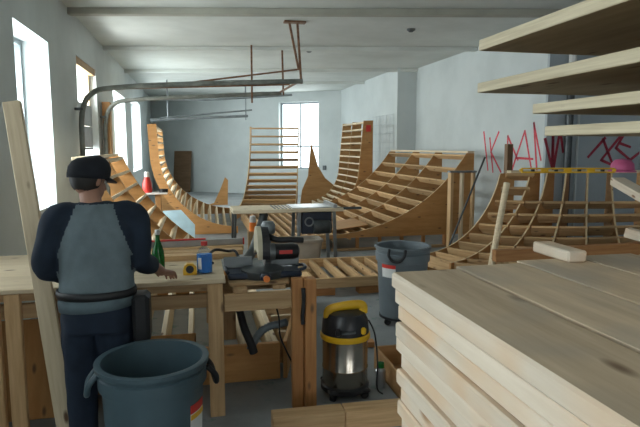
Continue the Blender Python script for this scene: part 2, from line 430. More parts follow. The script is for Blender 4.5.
# corner bowl on the right, near
nr_b = [atZ(x, y, .38) for x, y in [(421, 254), (450, 263), (484, 267), (538, 270), (588, 270), (632, 266), (690, 260)]]
nr_t = [atZ(x, 173.5, 1.4) for x in (500, 530, 547, 566, 588, 612, 650)]
corner = ramp_section('corner_ramp_section', 'fan-shaped corner ramp frame of grey-brown boxes behind the lumber stack', 'ramp frame',
    [((b.x, b.y), (t.x, t.y)) for b, t in zip(nr_b, nr_t)], .38, 1.02, 1.35, 10, back=.22, zb=.02, rib_mat='ply', joist_mat='pine', depth=.15, skip=lambda i, k: i >= 1 and k >= 8)
# flat bottom of the bowl between the curves
def flat_frame(name, label, x0, x1, y0, y1, z0, z1, n, rim_mat='pine', joist_mat='pine', skew=0., group=None):
    root = empty(name, ((x0+x1)/2, (y0+y1)/2, 0), label, 'floor frame', group)
    h = z1-z0
    board('rim', (x0, y0, z0+h/2), (x1, y0, z0+h/2), .04, h, M[rim_mat], root); board('rim', (x0+skew, y1, z0+h/2), (x1+skew, y1, z0+h/2), .04, h, M[rim_mat], root)
    for k in range(n):
        x = x0+.03+(x1-x0-.06)*k/(n-1)
        board('joist', (x, y0+.022, z0+h/2), (x+skew, y1-.022, z0+h/2), .04, h-.004, M[joist_mat], root)
    return root
flat_frame('floor_frame', 'flat joist frame of the bowl bottom behind and beneath the table saw', 1.0, 2.15, 9.0, 12.95, .04, Z0, 8)
for p in ((1.1, 9.0), (2.05, 9.0)): pass
pal = flat_frame('pallet_frame', 'low pallet-like joist frame on the floor between the table saw and the grey rubbish bin', 1.28, 2.72, 6.2, 7.36, .10, .22, 8)
for x in (1.45, 2.0, 2.6): board('skid', (x-.13, 6.3, .05), (x+.13, 6.3, .05), .14, .10, M['pine_orange'], pal); board('skid', (x-.13, 7.2, .05), (x+.13, 7.2, .05), .14, .10, M['pine'], pal)
fl = flat_frame('low_frame', 'low joist frame with a plywood front board under the workbench and saw stand', -1.35, .58, 3.98, 6.5, .02, .30, 10, 'ply_orange', 'pine_pale')
board('edge_board', (.62, 3.98, .155), (1.16, 6.0, .155), .03, .29, M['ply'], fl)
for k in range(4):
    y_ = 4.25+.42*k; board('joist', (.605, y_, .16), (.67+.112*k, y_, .16), .04, .26, M['pine_pale'], fl)

# plywood curved templates standing upright
def template(name, label, pts_px, Y, mat, th=.02, zmin=0.0):
    ps = [atY(x, y, Y) for x, y in pts_px]
    c = sum(ps, V())/len(ps)
    pts = [(p.x-c.x, max(zmin, p.z)) for p in ps]
    o = prism(name, pts, M[mat], th, None, M4.Translation((c.x, Y, 0)))
    return tag(o, label, 'plywood template')
template('curved_template', 'pale plywood template with a thin spike tip standing in front of the back window', [(311, 143), (314, 152), (318, 166), (325, 178), (336, 187), (348, 192), (352, 212), (300, 214), (302, 190), (308, 176)], 16.2, 'ply')
template('curved_template', 'dark curved plywood template leaning upright by the back wall left of the ladder-like frame', [(225, 177), (228, 180), (228, 214), (206, 214), (214, 203), (220, 190)], 17.0, 'ply_orange')
pn = V((0, -.72, .69)).normalized(); pc = V((-.25, 9.85, .14))
def atP(x, y):
    d = ray(x, y); o_ = V((0, 0, CZ)); return o_ + d*((pc-o_).dot(pn)/d.dot(pn))
pu = V((1, 0, 0)); pv = pn.cross(pu)
bp = [atP(x, y) for x, y in [(163, 211), (181, 210), (195, 225), (195, 244), (180, 238), (163, 226)]]
o = prism('blue_panel', [((p-pc).dot(pu), (p-pc).dot(pv)) for p in bp], M['blue_board'], .012, None, M4(((pu.x, -pn.x, pv.x, pc.x), (pu.y, -pn.y, pv.y, pc.y), (pu.z, -pn.z, pv.z, pc.z), (0, 0, 0, 1))))
board('foot', (-.25, 9.90, 0), (-.25, 9.90, .15), .6, .03, M['pine'], o, (0, 1, 0))
tag(o, 'pale blue sheet panel standing between the two left ramp frames', 'panel')
o = board('plywood_sheet', (2.12, 9.62, Z0+.020), (2.92, 9.62, Z0+.118), .90, .016, M['ply'], None)
tag(o, 'loose pale plywood sheet lying flat in the bowl behind the table saw', 'plywood sheet')
# sheet leaning on the back wall
pA = atY(176, 162, 22.0); pB = atY(195, 162, 21.6)
bx = M4.Translation((-.52, 22.32, .80)) @ M4.Rotation(math.atan2(bdn.y, bdn.x), 4, 'Z') @ M4.Rotation(math.radians(-6), 4, 'X')
bm = bmesh.new(); box(bm, (0, 0, 0), (.80, .03, 1.60), .004); o = obj('dark_sheet', bm, M['ply_dark'], None, bx)
tag(o, 'dark brown sheet leaning against the back wall at the far left', 'plywood sheet')

# post and timber at the left wall
o = board('timber_post', (-1.60, 11.15, 0), (-1.60, 11.15, 2.58), .20, .14, M['ply'], None, (1, 0, 0)); tag(o, 'tan timber post standing by the left wall between the two tall windows and the door', 'post')
# little stand with red bottle
st = empty('bottle_stand', (-.72, 10.4, 0), 'small wooden post with a white top plate carrying a red bottle', 'stand')
board('post', (-.68, 10.4, 0), (-.68, 10.4, .905), .10, .10, M['ply'], st, (1, 0, 0)); boxobj('top_plate', (-.74, 10.4, .92), (.46, .26, .03), M['white_paper'], st)
def bottle(name, label, cat, loc, prof, mat, capprof, capmat, extra=None):
    r = empty(name, loc, label, cat); lathe('body', prof, mat, loc, r, 20); lathe('cap', capprof, capmat, loc, r, 16); return r
p = V((-.86, 10.38, .935))
bottle('red_bottle', 'red bottle with a white cap on the white-topped wooden post', 'bottle', p, [(0, 0), (.075, 0), (.085, .03), (.08, .17), (.045, .27), (.04, .29)], M['red'], [(.045, .28), (.05, .29), (.042, .37), (0, .38)], M['white_paper'])
o = lathe('tape_roll', [(.035, 0), (.075, 0), (.075, .06), (.035, .06), (.035, 0)], M['rubber'], (-.58, 10.38, .935), None, 20); tag(o, 'small black roll on the white-topped wooden post', 'tape roll')

# ------------------------------------------------------------------ overhead door in the left wall, with its tracks
d = empty('overhead_door', (XL-.1, 9.9, 1.75), 'grey half-raised overhead door section in the left wall opening', 'door')
for k in range(2):
    boxobj('door_panel', (XL-.12, 9.9, 1.92+.37*k), (.05, 1.62, .36), M['frame_grey'], d, .01)
boxobj('bottom_seal', (XL-.12, 9.9, 1.72), (.055, 1.62, .03), M['rubber'], d, .005)
struct(boxobj('door_1', (XL-.14, 9.9, .45), (.1, 1.68, .88), M['frame_grey'], None, .006))
for k_, (a_, b_, c_) in enumerate((((XL-.10, 9.9, 3.06), (.16, 1.70, .12), 'pine'), ((XL-.16, 9.12, 2.4), (.10, .10, 1.3), 'pine_pale'), ((XL-.16, 10.68, 2.4), (.10, .10, 1.3), 'pine_pale'))): struct(boxobj(f'trim_{5+k_}', a_, b_, M[c_], None, .004))
tr = empty('door_track', (XL, 9.6, 2.5), 'dark steel overhead door track hung from the ceiling above the ramps', 'door track')
for Y, zs in ((8.78, 2.78), (11.0, 2.80)):
    pts = spline([(XL+.08, Y, .3), (XL+.08, Y, 1.6), (XL+.10, Y, 2.25), (XL+.25, Y, 2.53), (XL+.6, Y, 2.62), (0, Y, 2.70), (1.68, Y, zs)], 5)
    bm = bmesh.new(); sweep(bm, pts, [(.030, .038)]*len(pts), 8); obj('rail', bm, M['track'], tr)
    board('wall_bracket', (XL, Y, 1.6), (XL+.10, Y, 1.6), .06, .04, M['steel_dark'], tr); board('wall_bracket', (XL, Y, 2.3), (XL+.12, Y, 2.3), .06, .04, M['steel_dark'], tr)
for (x0, y0, x1, y1, zt) in ((1.60, 8.78, 1.66, 8.78, 2.74), (1.47, 8.78, 1.62, 8.78, 2.95), (1.10, 10.95, 1.10, 10.98, 2.6), (1.70, 11.0, 1.72, 11.0, 2.76)):
    board('hanger', (x0, y0, ZC), (x1, y1, zt), .035, .03, M['rust'], tr, (0, 1, 0))
board('crossbar', (1.66, 8.78, 2.80), (1.66, 11.0, 2.82), .04, .03, M['rust'], tr)
boxobj('ceiling_plate', (1.56, 8.78, ZC-.015), (.34, .12, .03), M['rust'], tr)
board('spring_shaft', (-1.3, 9.9, 2.72), (1.66, 9.9, 2.86), .05, .05, M['rust'], tr)
board('brace', (-.2, 8.82, 2.70), (1.60, 8.80, 2.96), .03, .025, M['rust'], tr)
o2 = empty('pipe_run', (.6, 17.2, 3.2), 'thin grey pipes crossing the upper back of the room', 'pipe')
tube('pipe', [atY(150, 99, 17), atY(205, 100, 17), atY(292, 95, 17)], .035, M['steel_grey'], o2)
tube('pipe', [atY(150, 120, 17), atY(248, 116, 17)], .04, M['steel_grey'], o2)
tube('pipe', [atY(160, 118, 17.05), atY(252, 110, 17)], .025, M['steel_grey'], o2)
for x in (168, 246): 
    a = atY(x, 120, 17); tube('hanger', [(a.x, 17.03, a.z), (a.x, 17.03, ZC)], .02, M['steel_grey'], o2)
for (px, py, lab) in ((411, 29, 'small dark fitting on the ceiling right of the hanging track'), (309, 50, 'small dark fitting on the ceiling beside the rusty hanger')):
    a = atZ(px, py, ZC); o = lathe('ceiling_fitting', [(0, -.05), (.03, -.05), (.07, -.02), (.07, 0), (0, 0)], M['steel_dark'], (a.x, a.y, ZC), None, 16); tag(o, lab, 'ceiling fitting')
a = BA + bdn*((4.45-XL)/bdn.x); o = boxobj('wall_socket', (a.x-.03*bnrm.x, a.y-.03*bnrm.y, 1.02), (.12, .04, .16), M['steel_dark'], None, .004, math.atan2(bdn.y, bdn.x)); tag(o, 'small dark socket box on the back wall right of the window', 'wall socket')
# mesh screen on the far right wall
ms = empty('wire_mesh_screen', (4.93, 14.3, 1.2), 'faint wire mesh screen with pink marks on the far right wall', 'wire screen')
for k in range(7): y = 13.5+k*.28; tube('wire', [(4.935, y, .9), (4.935, y, 2.6)], .003, M['wall_shade_grey'], ms, 6)
for k in range(8): z = .9+k*.24; tube('wire', [(4.92, 13.5, z), (4.92, 15.2, z)], .003, M['wall_shade_grey'], ms, 6)
# drainpipe on the recess wall
dp = empty('wall_pipe', (5.75, 7.5, 0), 'dark vertical pipe with a pale upper half on the shaded recessed wall', 'pipe')
a = atY(571, 92, 7.80); tube('lower_pipe', [(a.x, 7.80, 0), (a.x, 7.80, a.z)], .06, M['steel_dark'], dp); tube('upper_pipe', [(a.x, 7.80, a.z), (a.x, 7.80, ZC)], .06, M['white_paper'], dp)
a2 = atY(577, 150, 7.84); tube('conduit', [(a2.x, 7.84, 0), (a2.x, 7.84, 2.4)], .022, M['wall'], dp)

# graffiti
def strokes(name, label, lst, proj, nrm, w, mat):
    bm = bmesh.new(); n = V(nrm)
    for st_ in lst:
        ps = [proj(*q) for q in st_]
        for a, b in zip(ps, ps[1:]):
            x = (b-a); L = x.length; x.normalize(); y = n.cross(x)
            R = M4(((x.x, y.x, n.x), (x.y, y.y, n.y), (x.z, y.z, n.z))).to_3x3() if False else None
            q = [a - x*w*.3 + y*w/2, a - x*w*.3 - y*w/2, b + x*w*.3 - y*w*.4, b + x*w*.3 + y*w*.4]
            lo = [bm.verts.new(p_ + n*.001) for p_ in q]; hi = [bm.verts.new(p_ + n*.005) for p_ in q]
            bm.faces.new(lo); bm.faces.new(hi)
            for i in range(4): bm.faces.new((lo[i], lo[(i+1) % 4], hi[(i+1) % 4], hi[i]))
    return tag(obj(name, bm, mat), label, 'graffiti')
strokes('graffiti', 'red spray-painted capital letters on the white right wall',
    [[(484, 132), (488, 170)], [(499, 132), (491, 152), (501, 172)], [(490, 138), (493, 172)], [(507, 168), (508, 136), (518, 160)], [(512, 170), (525, 131), (532, 172)], [(517, 158), (533, 159)], [(537, 172), (534, 123), (541, 160)]],
    lambda x, y: atX(x, y, XR), (-1, 0, 0), .042, M['graffiti_red'])
strokes('graffiti', 'shade-darkened red spray-painted letter on the grey recessed wall left of its pipe',
    [[(545, 139), (552, 168), (553, 134), (553, 170), (560, 130), (563, 152)]],
    lambda x, y: atY(x, y, 7.885), (0, -1, 0), .048, M['graffiti_shaded'])
strokes('graffiti', 'shade-darkened red spray-painted signs on the grey recessed wall above the pink helmet',
    [[(605, 138), (588, 157)], [(603, 139), (612, 163)], [(623, 133), (601, 160), (612, 165)], [(624, 134), (616, 148), (630, 160), (640, 152)], [(619, 143), (630, 147)], [(621, 135), (640, 128)]],
    lambda x, y: atY(x, y, 7.885), (0, -1, 0), .048, M['graffiti_shaded'])

# objects on and around the corner frame
a, b_ = atZ(521, 173, 1.442), atZ(614, 173, 1.442)
lv = empty('spirit_level', (a+b_)/2, 'long yellow spirit level lying on the top edge of the corner ramp frame', 'spirit level')
a.z = b_.z = 1.475; x = (b_-a).normalized()
board('rail', a+V((0, 0, .02)), b_+V((0, 0, .02)), .04, .018, M['yellow'], lv); board('rail', a-V((0, 0, .024)), b_-V((0, 0, .024)), .04, .018, M['yellow'], lv)
for k in range(9):
    q = a + (b_-a)*(k/8.0); board('web', q-x*(.045 if k in (2, 4, 6) else .02), q+x*(.045 if k in (2, 4, 6) else .02), .03, .032, M['yellow'] if k % 2 == 0 else M['black_plastic'], lv)
p = atZ(622, 172, 1.44)
pk = empty('pink_helmet', p, 'rounded pink plastic helmet at the end of the yellow level', 'helmet')
lathe('shell', [(.13, 0), (.14, .03), (.13, .10), (.09, .15), (0, .17)], M['pink'], p, pk, 24); lathe('rim', [(.13, 0), (.16, 0), (.16, .015), (.13, .03), (.13, 0)], M['pink'], p, pk, 24)
a = atY(509, 144, 7.35); o = board('timber_post', (a.x, 7.35, 0), (a.x, 7.35, a.z), .09, .09, M['ply_dark'], None, (1, 0, 0)); tag(o, 'dark brown timber post standing behind the corner ramp frame before the graffiti', 'post')
a, b_ = atY(507, 183, 5.6), V((3.02, 5.35, 0)); 
o = tube('wooden_pole', [b_, a], .035, M['pine_pale'], None, 12); tag(o, 'pale round wooden pole leaning against the corner ramp frame', 'pole')
a = atY(485, 157, 8.3); o = tube('metal_rod', [(3.92, 8.2, 0.0), a], .016, M['steel_dark'], None, 8); tag(o, 'thin dark rod leaning between the two right-hand ramp frames', 'rod')
fs = empty('stud_frame', (4.3, 8.45, 0), 'small upright stud frame with a dark cap between the two right-hand ramp frames', 'frame')
board('stud', (4.10, 8.45, 0), (4.10, 8.45, 1.33), .12, .05, M['pine'], fs, (1, 0, 0)); board('stud', (4.30, 8.45, 0), (4.30, 8.45, 1.33), .09, .04, M['pine_pale'], fs, (1, 0, 0)); board('stud', (4.50, 8.45, 0), (4.50, 8.45, 1.33), .09, .04, M['pine'], fs, (1, 0, 0))
board('cap_plate', (4.06, 8.45, 1.345), (4.54, 8.45, 1.345), .12, .03, M['steel_grey'], fs)
# loose boards on the corner frame at the right
def loose(label, p0, p1, w, t, mat='pine_pale', up=(0, 0, 1), name='loose_board', cat='board', bev=.004): return tag(board(name, p0, p1, w, t, M[mat], None, up, bev), label, cat)
loose('pale board end jutting over the corner ramp frame below the pink helmet', atY(617, 181, 5.6), atY(700, 228, 4.2), .16, .09, 'spruce_face')
loose('short pale board end jutting in beside the lumber stack, lower than the other', atY(627, 232, 5.0), atY(710, 256, 4.3), .12, .10, 'spruce_face')
loose('long brown beam lying across the foot of the corner ramp frame', (2.95, 5.05, .645), (5.6, 4.85, .70), .09, .12, 'pine_orange')
board_sup = loose('stub post under the long brown beam by the corner ramp frame', (5.4, 4.87, 0), (5.4, 4.87, .634), .09, .09, 'pine', (1, 0, 0), 'stub_post', 'post')
loose('left-hand stub post under the long brown beam by the corner ramp frame', (3.05, 5.04, 0), (3.05, 5.04, .585), .09, .09, 'pine', (1, 0, 0), 'stub_post', 'post')

# ------------------------------------------------------------------ table saw
TY = 8.15
ts = empty('table_saw', (1.3, TY, 0), 'table saw with a long pale top and dark motor body behind the workbench', 'table saw')
boxobj('tabletop', (1.30, TY, .835), (1.62, .62, .055), M['saw_top'], ts, .008)
boxobj('saw_plate', (1.66, TY, .868), (.62, .56, .012), M['alu'], ts, .003)
for k in range(5): boxobj('slot', (1.10+.055*k, TY-.02, .8645), (.026, .50, .006), M['black_plastic'], ts, .001)
boxobj('rip_fence', (1.98, TY, .89), (.06, .66, .05), M['alu'], ts, .005)
boxobj('fence_rail', (2.18, TY-.28, .85), (.42, .04, .035), M['steel_dark'], ts, .004)
boxobj('cabinet', (1.72, TY-.02, .64), (.46, .44, .33), M['tool_blue'], ts, .015)
lathe('motor', [(0, 0), (.10, 0), (.11, .03), (.11, .24), (.08, .28), (0, .28)], M['steel_dark'], (1.66, TY-.22, .58), ts, 20, (1, .1, 0))
lathe('hand_wheel', [(.05, 0), (.07, 0), (.07, .02), (.05, .02), (.05, 0)], M['steel_grey'], (1.60, TY-.26, .66), ts, 20, (0, -1, 0))
for x, y in ((.53, TY-.27), (.53, TY+.27)): tube('leg', [(x, y, .81), (x-.02, y, 0)], .018, M['steel_dark'], ts, 8)
for x, y in ((1.46, TY-.24), (1.46, TY+.24), (1.98, TY-.24), (1.98, TY+.24)): board('leg', (x, y, .81), (x+(.03 if x > 1.7 else -.03), y, 0), .05, .03, M['steel_grey'], ts, (0, 1, 0))
hp = spline([atY(264, 214, 7.95), atY(260, 230, 7.8), atY(253, 250, 7.55), atY(246, 263, 7.3), V((.62, 7.1, .04))], 8)
bm = bmesh.new(); sweep(bm, hp, [.062 + .006*(i % 2) for i in range(len(hp))], 12); o = obj('dust_hose', bm, M['steel_dark'], None, smooth=True); tag(o, 'grey corrugated dust hose hanging from the table saw to the floor', 'hose')
p = atZ(253, 225, Z0+.0); p = V((.78, 8.9, 0)); 
pb = empty('spray_can', (.86, 8.75, 0), 'orange and white can standing on a block behind the table saw', 'can')
blk = loose('upright wood block under the orange can behind the table saw', (.86, 8.75, 0), (.86, 8.75, .42), .16, .16, 'pine', (1, 0, 0), 'wood_block', 'block')
pb.location.z = .42
lathe('can_body', [(0, 0), (.055, 0), (.055, .13), (.03, .15), (0, .15)], M['orange'], (.86, 8.75, .42), pb, 20); lathe('can_cap', [(.04, .14), (.05, .15), (.045, .24), (0, .25)], M['white_paper'], (.86, 8.75, .42), pb, 20)
# beige bin
bn = empty('waste_bin', (1.49, 7.60, 0), 'beige rectangular waste bin standing under the table saw', 'bin')
def tapered_bin(parent, c, w0, d0, w1, d1, h, mat, t=.012):
    bm = bmesh.new()
    def ring(w, d, z, r=.05, k=5):
        out = []
        for sx, sy, a0 in ((1, 1, 0), (-1, 1, PI/2), (-1, -1, PI), (1, -1, 1.5*PI)):
            for i in range(k+1):
                a = a0 + PI/2*i/k; out.append(bm.verts.new((sx*(w/2-r)+r*math.cos(a), sy*(d/2-r)+r*math.sin(a), z)))
        return out
    rs = [ring(w0, d0, 0), ring(w1, d1, h-.04), ring(w1+.03, d1+.03, h-.035), ring(w1+.03, d1+.03, h), ring(w1-.02, d1-.02, h), ring(w0-.03, d0-.03, .02)]
    bm.faces.new(rs[0]); bm.faces.new(rs[-1])
    for a, b in zip(rs, rs[1:]):
        for i in range(len(a)): bm.faces.new((a[i], a[(i+1) % len(a)], b[(i+1) % len(b)], b[i]))
    return smooth_by_angle(obj('body', bm, mat, parent, M4.Translation(c)), 40)
tapered_bin(bn, V((1.49, 7.60, 0)), .34, .28, .42, .34, .47, M['beige'])

# ------------------------------------------------------------------ grey rubbish bin on a dolly
GX, GY = 1.98, 5.10
gb = empty('grey_bin', (GX, GY, 0), 'tall grey round rubbish bin on a wheeled dolly behind the lumber stack', 'bin')
def barrel(parent, loc, r0, r1, h, mat, band=.06):
    prof = [(0, 0), (r0, 0), (r0+.005, .02), (r1-.012, h-band*2.2), (r1+.004, h-band*2.1), (r1+.006, h-band), (r1-.004, h-band*.9), (r1+.004, h-.03), (r1+.016, h-.025), (r1+.018, h-.004), (r1+.008, h), (r1-.012, h-.004), (r1-.016, h-.05), (r0-.012, .03), (0, .03)]
    return lathe('body', prof, mat, loc, parent, 48)
barrel(gb, (GX, GY, .09), .215, .262, .70, M['can_grey'], .07)
def bin_handle(parent, c, ang, r, z, s=1., mat=None):
    d_ = V((math.cos(ang), math.sin(ang), 0)); t_ = V((-d_.y, d_.x, 0)); q = V(c)+d_*r
    pts = spline([q - t_*.07*s + V((0, 0, z)), q - t_*.068*s + d_*.04 + V((0, 0, z-.05)), q - t_*.03*s + d_*.05 + V((0, 0, z-.10)), q + t_*.03*s + d_*.05 + V((0, 0, z-.10)), q + t_*.068*s + d_*.04 + V((0, 0, z-.05)), q + t_*.07*s + V((0, 0, z))], 4)
    tube('handle', pts, .014, mat or M['rubber'], parent, 8)
bin_handle(gb, (GX, GY, 0), math.radians(238), .262, .78, 1.1); bin_handle(gb, (GX, GY, 0), math.radians(58), .262, .78, 1.1)
def curved_patch(name, parent, loc, r, a0, a1, z0, z1, mat, rz=None, n=8, off=.003):
    bm = bmesh.new(); lo = []; hi = []
    for i in range(n+1):
        a = a0+(a1-a0)*i/n; r0_, r1_ = (r if isinstance(r, tuple) else (r, r))
        lo.append((bm.verts.new((r0_*math.cos(a), r0_*math.sin(a), z0)), bm.verts.new(((r0_+off)*math.cos(a), (r0_+off)*math.sin(a), z0))))
        hi.append((bm.verts.new((r1_*math.cos(a), r1_*math.sin(a), z1)), bm.verts.new(((r1_+off)*math.cos(a), (r1_+off)*math.sin(a), z1))))
    for i in range(n):
        bm.faces.new((lo[i][1], lo[i+1][1], hi[i+1][1], hi[i][1])); bm.faces.new((lo[i][0], hi[i][0], hi[i+1][0], lo[i+1][0]))
        bm.faces.new((hi[i][0], hi[i][1], hi[i+1][1], hi[i+1][0])); bm.faces.new((lo[i][0], lo[i+1][0], lo[i+1][1], lo[i][1]))
    for i in (0, n): bm.faces.new((lo[i][0], lo[i][1], hi[i][1], hi[i][0]))
    return obj(name, bm, mat, parent, M4.Translation(V(loc)))
def rr(z, r0, r1, h, band): return r0+.005+(r1-.017-r0)*(z-.02)/(h-band*2.2-.02)
A0, A1 = math.radians(198), math.radians(234)
for za, zb_, mm in ((.41, .50, 'white_paper'), (.50, .535, 'red')): curved_patch('label', gb, (GX, GY, .09), (rr(za, .215, .262, .70, .07)+.001, rr(zb_, .215, .262, .70, .07)+.001), A0, A1, za, zb_, M[mm])
lathe('dolly', [(0, .06), (.20, .06), (.225, .07), (.225, .09), (0, .09)], M['black_plastic'], (GX, GY, 0), gb, 32)
for k in range(5):
    a = math.radians(200+72*k); lathe('wheel', [(0, -.015), (.03, -.015), (.034, -.008), (.034, .008), (.03, .015), (0, .015)], M['rubber'], (GX+.18*math.cos(a), GY+.18*math.sin(a), .034), gb, 16, (math.sin(a), math.cos(a), 0))

# ------------------------------------------------------------------ blue-grey barrel bin in front
BX, BY = -.225, 2.66
bb = empty('barrel_bin', (BX, BY, 0), 'large open blue-grey barrel bin standing in front of the man', 'bin')
barrel(bb, (BX, BY, 0), .205, .246, .755, M['can_blue'], .055)
bin_handle(bb, (BX, BY, 0), math.radians(8), .246, .70, 1.0); bin_handle(bb, (BX, BY, 0), math.radians(188), .246, .72, .6, M['can_blue'])
for za, zb_, mm in ((.36, .52, 'white_paper'), (.52, .56, 'red'), (.49, .515, 'yellow')): curved_patch('label', bb, (BX, BY, 0), (rr(za, .205, .246, .755, .055)+.001+(.002 if mm == 'yellow' else 0), rr(zb_, .205, .246, .755, .055)+.001+(.002 if mm == 'yellow' else 0)), math.radians(-42), math.radians(-14), za, zb_, M[mm])

# ------------------------------------------------------------------ workbench
wb = empty('workbench', (-.75, 4.0, 0), 'rough timber workbench in front of the man with bottles on top', 'workbench')
BT = .92
for k, (y0, y1) in enumerate(((3.48, 3.86), (3.865, 4.22), (4.225, 4.62))):
    board('top_board', (-1.62, (y0+y1)/2, BT-.014), (.165, (y0+y1)/2, BT-.014), y1-y0, .028, M['pine_pale'], wb)
for x, y, w in ((.10, 3.52, .095), (-1.08, 3.52, .085), (-1.19, 3.52, .07), (-1.58, 3.52, .09), (.10, 4.56, .09), (-1.08, 4.56, .09), (-1.58, 4.56, .09)):
    board('leg', (x, y, .302 if (y > 4 and x > -1.3) else 0), (x, y, BT-.03), .05, w, M['pine'], wb, (1, 0, 0))
board('front_rail', (-1.62, 3.56, .862), (.15, 3.56, .862), .035, .06, M['pine'], wb); board('front_rail', (-1.62, 3.575, .765), (.15, 3.575, .765), .035, .09, M['pine'], wb); board('back_rail', (-1.62, 4.52, .84), (.15, 4.52, .84), .035, .09, M['pine'], wb)
loose('brown plywood offcut leaning under the left end of the workbench', (-1.0, 3.72, 0), (-1.0, 3.88, .62), .62, .016, 'ply_orange', (0, -1, 0), 'plywood_offcut', 'plywood sheet')
loose('second brown plywood offcut under the middle of the workbench', (-.32, 3.78, 0), (-.32, 3.90, .44), .58, .016, 'ply_orange', (0, -1, 0), 'plywood_offcut', 'plywood sheet')
# planks lying on the back of the bench
for k, (y, z, x0, x1, lab) in enumerate(((4.16, .0, -.40, .30, 'front plank of the three lying along the back of the workbench'), (4.30, .0, -.62, .34, 'middle plank of the three lying along the back of the workbench'), (4.48, .0, -.66, .36, 'rear plank under the red and grey level on the workbench'))):
    loose(lab, (x0, y, BT+.02), (x1, y+.02, BT+.02), .11, .04, 'pine', (0, 0, 1), 'plank', 'plank')
rl = empty('box_level', (-.05, 4.48, .96), 'long grey box level with a red top edge lying behind the bottles', 'spirit level')
a, b_ = V((-.42, 4.47, .985)), V((.36, 4.52, .985)); board('body', a, b_, .03, .05, M['alu'], rl); board('red_edge', a+V((0, 0, .031)), a+(b_-a)*.62+V((0, 0, .031)), .03, .012, M['red'], rl); boxobj('end_cap', b_+V((.006, 0, 0)), (.012, .034, .054), M['red'], rl)
# bottles and tape measure
p = V((-.262, 3.80, BT))
gbt = empty('green_bottle', p, 'green glass bottle with a pale cap on the workbench by the man\'s hand', 'bottle')
lathe('body', [(0, 0), (.036, 0), (.042, .008), (.042, .10), (.038, .14), (.020, .20), (.014, .225), (.014, .262), (0, .262)], M['green_glass'], p, gbt, 24); lathe('cap', [(.0155, .25), (.0165, .252), (.0165, .282), (0, .284)], M['white_paper'], p, gbt, 16)
p = V((.04, 3.68, BT))
sb = empty('spray_bottle', p, 'clear bottle of blue liquid at the right end of the workbench', 'bottle')
lathe('body', [(0, 0), (.040, 0), (.046, .008), (.046, .13), (.030, .16), (.016, .175), (.016, .20), (0, .20)], M['clear'], p, sb, 24, sx=1.15, sy=.75); lathe('liquid', [(0, .006), (.040, .006), (.042, .012), (.042, .13), (0, .13)], M['blue_liquid'], p, sb, 24, sx=1.15, sy=.75)
lathe('cap', [(.019, .185), (.021, .187), (.021, .212), (0, .214)], M['red'], p, sb, 16); curved_patch('label', sb, p, (.0475, .0475), math.radians(215), math.radians(245), .035, .11, M['white_paper'])
p = V((-.055, 3.66, BT))
tm = empty('tape_measure', p, 'yellow tape measure beside the blue bottle on the workbench', 'tape measure')
pts = [(-.042, 0), (.042, 0), (.045, .02), (.040, .055), (.022, .074), (-.015, .076), (-.036, .060), (-.044, .03)]
prism('case', pts, M['yellow'], .045, tm, M4.Translation(p)); lathe('badge', [(0, 0), (.026, 0), (.024, .004), (0, .004)], M['black_plastic'], p+V((0, -.0225, .038)), tm, 20, (0, -1, 0)); boxobj('tape_tip', p+V((.05, 0, .008)), (.014, .022, .006), M['alu'], tm, .001)

o = tube('black_cable', spline([(.10, 3.93, BT+.012), (.06, 4.02, BT+.03), (.12, 4.10, BT+.075), (.22, 4.14, BT+.055), (.27, 4.10, BT+.06), (.30, 4.02, BT-.0)], 6), .010, M['rubber'], None, 8); tag(o, 'black cable looped over the plank ends behind the blue bottle', 'cable')
# leaning stud by the man
lb = loose('long pale stud leaning upright against the left end of the workbench', (-.735, 3.21, 0), (-1.075, 3.73, 2.02), .10, .04, 'pine_pale', (0, -1, .2), 'leaning_stud', 'board')

# ------------------------------------------------------------------ mitre saw stand and mitre saw
ss = empty('saw_stand', (.45, 3.7, 0), 'timber stand with an orange double post carrying the mitre saw', 'saw stand')
board('post', (.632, 3.52, 0), (.632, 3.52, .895), .05, .075, M['pine_orange'], ss, (1, 0, 0)); board('post', (.712, 3.50, 0), (.712, 3.50, .895), .09, .075, M['pine_orange'], ss, (1, 0, 0))
board('post', (.70, 3.90, 0), (.70, 3.90, .80), .05, .09, M['pine'], ss, (1, 0, 0)); board('post', (.22, 4.12, .302), (.22, 4.12, .70), .05, .09, M['pine'], ss, (1, 0, 0))
board('front_rail', (.155, 3.52, .755), (.592, 3.52, .755), .04, .115, M['pine'], ss); board('back_rail', (.155, 4.05, .755), (.75, 4.05, .755), .04, .115, M['pine'], ss)
board('spacer', (.26, 3.50, .828), (.26, 4.1, .828), .09, .03, M['pine'], ss); board('spacer', (.52, 3.56, .828), (.52, 4.1, .828), .09, .03, M['pine'], ss)
board('deck', (.19, 3.72, .856), (.59, 3.72, .856), .30, .024, M['pine'], ss); board('deck', (.19, 3.99, .856), (.80, 3.99, .856), .20, .024, M['pine'], ss)
tube('strap', spline([(.66, 3.45, .84), (.662, 3.447, .75), (.655, 3.448, .66), (.658, 3.45, .60)], 4), .014, M['rubber'], ss, 8)
ms = empty('mitre_saw', (.43, 3.72, .868), 'black and cream mitre saw on the timber stand, blade guard edge-on', 'mitre saw')
zb_ = .868
boxobj('base', (.44, 3.76, zb_+.022), (.50, .24, .044), M['tool_blue'], ms, .012)
lathe('turntable', [(0, 0), (.145, 0), (.15, .01), (.15, .052), (.13, .06), (0, .06)], M['steel_dark'], (.43, 3.74, zb_), ms, 32)
boxobj('mitre_arm', (.43, 3.585, zb_+.03), (.07, .10, .04), M['tool_blue'], ms, .012); lathe('mitre_knob', [(0, 0), (.018, 0), (.022, .03), (0, .034)], M['orange'], (.43, 3.535, zb_+.03), ms, 14, (0, -1, 0))
for x in (.27, .60): boxobj('fence', (x, 3.83, zb_+.085), (.20, .02, .075), M['steel_grey'], ms, .004)
